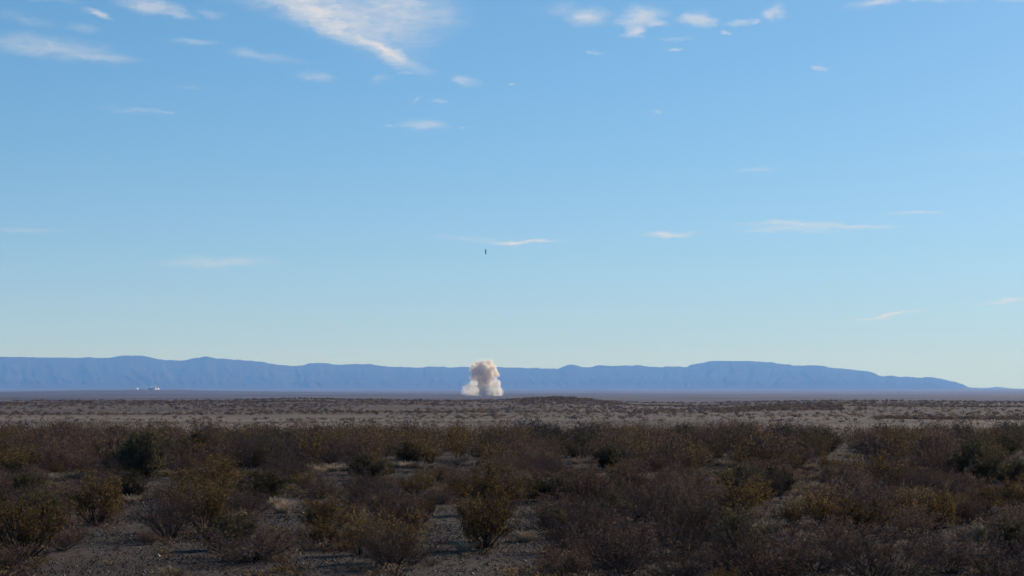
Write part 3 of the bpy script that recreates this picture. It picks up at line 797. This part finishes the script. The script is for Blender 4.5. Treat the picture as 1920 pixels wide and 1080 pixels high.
# the labels of the filling shrubs: kind, row of brush, landmark on the skyline above
def col_of(px): return min(COLS, key=lambda c_: abs(c_[0] - px))[1]
def row_of(py):
    for k in range(len(ROWS) - 1):
        if py > ROWS[k + 1][0]: return ROWS[k][1]
    return ROWS[-1][1]
cells = {}
for k, t in enumerate(todo):
    if t[7] is None: cells.setdefault((t[6], row_of(t[1]), col_of(t[0])), []).append(k)
SIZES = {1: [''], 2: ['larger of two', 'smaller of two'], 3: ['largest of three', 'middle-sized of three', 'smallest of three'], 4: ['largest of four', 'second largest of four', 'third of four', 'smallest of four']}
labels = {}
for (kind, row, cl_), ks in cells.items():
    ks.sort(key=lambda k: -todo[k][4] * todo[k][5])
    for q_, k in enumerate(ks):
        sz = SIZES[min(len(ks), 4)][min(q_, 3)]
        word = KIND_TXT[kind][0 if len(ks) == 1 else 1]
        labels[k] = (sz + ' ' + word + ', ' + row + ', ' if sz else word + ', ' + row + ' of brush, ') + cl_
used = {}
def place(kind, X, Y, sx, sz, rot, label, cat, group, tilt=0.0):
    k = used.get(kind, 0); used[kind] = k + 1
    name, parts = PROTO[kind][k % len(PROTO[kind])]
    z = float(ground_z(X, Y)) - .02
    if len(parts) == 1:
        o = bpy.data.objects.new(name, parts[0][1]); COL.objects.link(o)
    else:
        o = bpy.data.objects.new(name, None); o.empty_display_size = .2; COL.objects.link(o)
        for pn, me in parts:
            c_ = bpy.data.objects.new(pn, me); COL.objects.link(c_); c_.parent = o
    o.location = (X, Y, z); o.rotation_euler = (tilt, 0, rot); o.scale = (sx, sx, sz)
    tag(o, label, cat, group)
    return o
for k, (px, py, X, Y, sx, sz, kind, lab) in enumerate(todo):
    place(kind, X, Y, sx, sz, rng.uniform(0, 6.28), lab or labels[k], 'shrub' if kind in ('bare', 'brown', 'dark') else 'bush', GROUP[kind])

# --- dry grass tufts
gcells = {}
for k, (px, py) in enumerate(GRASS): gcells.setdefault((row_of(py), col_of(px)), []).append(k)
for (row, cl_), ks in gcells.items():
    for q_, k in enumerate(ks):
        px, py = GRASS[k]
        X, Y = px_ground(px, py)
        s = rng.uniform(.26, .44)
        one = len(ks) == 1
        lab = ('pale dry grass tuft' if one else 'one of the matching pale grass tufts') + ', ' + row + ', ' + cl_
        place('grass', X, Y, s * 2.2, s, rng.uniform(0, 6.28), lab, 'grass tuft', GROUP['grass'])

# --- the thick brush behind and beside the counted shrubs, and the dots on the hills: beyond counting, one object each
def far_template(seed, n_leaf, ln, wd, n_stem=10, flat=.8):
    rs = np.random.RandomState(seed)
    ph = rs.uniform(0, 2 * math.pi, n_leaf); u = rs.rand(n_leaf) ** .5
    lob = 1 + .25 * np.sin(ph * 2 + seed) + .2 * np.sin(ph * 3 + seed * 2)
    zz = rs.beta(2.2, 1.6, n_leaf)
    rr = u * .75 * lob * (0.35 + .65 * np.minimum(1, zz * 1.6)) * np.sqrt(np.maximum(.05, 1 - (np.maximum(0, zz - .45) / .6) ** 2))
    p = np.stack([np.cos(ph) * rr, np.sin(ph) * rr, zz * flat + .03], -1)
    p[:, 2] += .12 * np.sin(ph * 5 + seed) * u
    p[:, 2] = np.maximum(p[:, 2], .02)
    l = leaf_quads(p, ln, wd, rs, up=.4)
    ph = rs.uniform(0, 2 * math.pi, n_stem); rr = rs.uniform(.2, .7, n_stem)
    p0 = np.zeros((n_stem, 3)); p1 = np.stack([np.cos(ph) * rr, np.sin(ph) * rr, rs.uniform(.5, .85, n_stem)], -1)
    s = prisms(p0, p1, np.full(n_stem, .012), np.full(n_stem, .004))
    return join(l, s)
def scatter(name, pts, sizes, mats, templates, label=None):
    rs = np.random.RandomState(5)
    vs, qs, mi, off = [], [], [], 0
    zz = ground_z(pts[:, 0], pts[:, 1])
    for k in range(len(pts)):
        tv, tq = templates[rs.randint(len(templates))]
        a = rs.uniform(0, 6.28); ca, sa = math.cos(a), math.sin(a)
        sx, sz = sizes[k]
        v = np.stack([(tv[:, 0] * ca - tv[:, 1] * sa) * sx + pts[k, 0], (tv[:, 0] * sa + tv[:, 1] * ca) * sx + pts[k, 1], tv[:, 2] * sz + zz[k] - .03], -1)
        vs.append(v); qs.append(tq + off); off += len(tv)
        mi.append(np.full(len(tq), rs.choice(len(mats), p=MATP)))
    me = mesh_from(name, np.concatenate(vs), np.concatenate(qs), None, mats, np.concatenate(mi))
    return link(name, me, kind='stuff')
rs = np.random.RandomState(11)
# brush from 97 m to the lip of the flat, and outside the frame
pts, siz = [], []
occ = [(a, b) for a, b, c_ in placed]
while len(pts) < 1150:
    Y = math.sqrt(rs.uniform(93 ** 2, 145 ** 2)); X = rs.uniform(-1, 1) * Y * .30
    px, py = ground_px(X, Y)
    if hides_grass(px, py, .5 * F_PX / Y, 1.1 * F_PX / Y): continue
    pts.append((X, Y)); g_ = min(1.22, math.exp(rs.normal() * .24)); siz.append((rs.uniform(.8, 1.3) * g_, 1.5 * g_ * rs.uniform(.85, 1.15)))
while len(pts) < 1450:
    Y = math.sqrt(rs.uniform(38 ** 2, 97 ** 2)); s = rs.choice([-1, 1]); X = s * Y * rs.uniform(.245, .36)
    pts.append((X, Y)); siz.append((rs.uniform(.6, 1.1), rs.uniform(.6, 1.1)))
MATP = [.15, .42, .27, .16]
link_t = [far_template(s, 760, .062, .030, 3) for s in range(6)]
scatter('brush_thicket', np.array(pts), siz, [m_olive, m_brown, m_twig, m_darkg], link_t)['label'] = 'dense brown brush filling the far edge of the flat'
# low litter shrublets between the counted shrubs
pts, siz = [], []
while len(pts) < 9000:
    Y = math.sqrt(rs.uniform(38 ** 2, 100 ** 2)); X = rs.uniform(-1, 1) * Y * .26
    px, py = ground_px(X, Y)
    o_ = in_open(px, py)
    if o_ and rs.rand() < .75: continue
    s = rs.uniform(.2, 1.0) ** 2.2 * .38 * (.55 if o_ else 1)
    pts.append((X, Y)); siz.append((s * 1.5, s))
MATP = [.2, .35, .25, .2]
scatter('undergrowth', np.array(pts), siz, [m_olive, m_brown, m_twig, m_tan], [far_template(20 + s, 90, .22, .05, 14, .7) for s in range(4)])['label'] = 'low dry undergrowth scattered over the bare soil'
# dots on the hills
pts, siz = [], []
while len(pts) < 24000:
    Y = math.sqrt(rs.uniform(395 ** 2, 1420 ** 2)); X = rs.uniform(-1, 1) * Y * .30
    hpx = 960 + F_PX * X / Y
    on_rise = (abs(hpx - 1060) < 90 and Y > 900) or (1350 < hpx < 1560 and abs(Y - 800) < 110) or (1650 < hpx and abs(Y - 520) < 40)  # brush kept dense on the rises, its dark tone replacing slope shading
    if not on_rise and vnoise(X / 45.0 + 9, Y / 60.0) * .7 + vnoise(X / 14.0, Y / 22.0) * .3 + .34 * rs.rand() < .56: continue
    s = rs.uniform(.3, 1.0) ** 2 * 1.15 * float(np.interp(Y, [400, 700, 1300], [.55, .85, 1.15]))
    pts.append((X, Y)); siz.append((s * rs.uniform(.9, 1.5), s * rs.uniform(.7, 1.0)))
while len(pts) < 27500:
    hpx, Y = (rs.normal(1060, 60), rs.uniform(1000, 1290)) if rs.rand() < .35 else ((rs.uniform(1340, 1580), rs.uniform(700, 830)) if rs.rand() < .6 else (rs.uniform(1640, 1990), rs.uniform(505, 560)))  # extra brush packed on the same rises to darken them like shaded relief
    pts.append(((hpx - 960) / F_PX * Y, Y)); s = rs.uniform(.4, .9); siz.append((s * 1.2, s * .8))
MATP = [.20, .30, .12, .20, .18]
scatter('hill_brush', np.array(pts), siz, [m_olive, m_brown, m_twig, m_darkg, m_tan], [far_template(40 + s, 26, .46, .28, 1) for s in range(6)])['label'] = 'dark desert brush dotted over the pale hills'

# --- gravel and fallen twigs on the near soil
m_stone, n, out = material('pale_gravel')
g = n.new('ShaderNodeNewGeometry')
c = n.mix(g.outputs['Random Per Island'], (.050, .036, .029), (.20, .155, .128))
bs = n.new('ShaderNodeBsdfPrincipled'); n.link(c, bs.inputs['Base Color']); bs.inputs['Roughness'].default_value = .8
n.link(bs.outputs[0], out.inputs['Surface'])
cnt = 20000
Y = np.sqrt(rs.uniform(38 ** 2, 112 ** 2, cnt)); X = rs.uniform(-1, 1, cnt) * Y * .26
Z = ground_z(X, Y)
s = rs.uniform(.012, .042, cnt) * (1 + (rs.rand(cnt) < .015) * 1.2)
oct_v = np.array([(1, 0, 0), (0, 1, 0), (-1, 0, 0), (0, -1, 0), (0, 0, .7), (0, 0, -.7)], float)
oct_f = np.array([(0, 1, 4), (1, 2, 4), (2, 3, 4), (3, 0, 4), (1, 0, 5), (2, 1, 5), (3, 2, 5), (0, 3, 5)])
jit = rs.uniform(.65, 1.35, (cnt, 6, 1))
an = rs.uniform(0, 6.28, cnt)
ov = oct_v[None] * jit * s[:, None, None]
ovx = ov[:, :, 0] * np.cos(an)[:, None] - ov[:, :, 1] * np.sin(an)[:, None]; ovy = ov[:, :, 0] * np.sin(an)[:, None] + ov[:, :, 1] * np.cos(an)[:, None]
gv = np.stack([ovx + X[:, None], ovy + Y[:, None], ov[:, :, 2] + Z[:, None] + s[:, None] * .25], -1).reshape(-1, 3)
gf = (oct_f[None] + (np.arange(cnt) * 6)[:, None, None]).reshape(-1, 3)
o = link('gravel', mesh_from('gravel', gv, None, gf, [m_stone]), kind='stuff'); o['label'] = 'grey gravel strewn over the bare soil'
cnt = 9000
Y = np.sqrt(rs.uniform(38 ** 2, 105 ** 2, cnt)); X = rs.uniform(-1, 1, cnt) * Y * .26; Z = ground_z(X, Y)
a = rs.uniform(0, 6.28, cnt); l = rs.uniform(.05, .2, cnt)
p0 = np.stack([X, Y, Z + .015], -1); p1 = p0 + np.stack([np.cos(a) * l, np.sin(a) * l, rs.uniform(-.01, .10, cnt)], -1)
o = link('twig_litter', mesh_from('twig_litter', *prisms(p0, p1, np.full(cnt, .007), np.full(cnt, .004)), None, [m_twig]), kind='stuff'); o['label'] = 'fallen grey twigs littering the bare soil'

cnt = 110000
Y = np.sqrt(rs.uniform(38 ** 2, 112 ** 2, cnt)); X = rs.uniform(-1, 1, cnt) * Y * .26
keep = vnoise(X / 1.3 + 3, Y / 1.9) + .5 * rs.rand(cnt) > .62
X, Y = X[keep], Y[keep]; cnt = len(X); Z = ground_z(X, Y)
a = rs.uniform(0, 6.28, cnt); l = rs.uniform(.03, .10, cnt); h = rs.uniform(.02, .09, cnt)
p0 = np.stack([X, Y, Z - .01], -1); p1 = p0 + np.stack([np.cos(a) * l, np.sin(a) * l, h], -1)
o = link('dry_stubble', mesh_from('dry_stubble', *prisms(p0, p1, np.full(cnt, .010), np.full(cnt, .004)), None, [m_stub]), kind='stuff'); o['label'] = 'short dry stubble in patches over the bare soil'

# ------------------------------------------------------------------ haze: even air round everything
m_haze, n, out = material('air')
v = n.new('ShaderNodeVolumePrincipled')
v.inputs['Color'].default_value = (.150, .365, 1.0, 1)
v.inputs['Absorption Color'].default_value = (1, 1, 1, 1)
v.inputs['Density'].default_value = 4.8e-5
v.inputs['Anisotropy'].default_value = 0.2
n.link(v.outputs[0], out.inputs['Volume'])
v, q = box_v(-49000, 49000, -49000, 49000, float(GZ.min()) - 40.0, 640.0)
link('haze', mesh_from('haze', v, q, None, [m_haze]), kind='stuff')
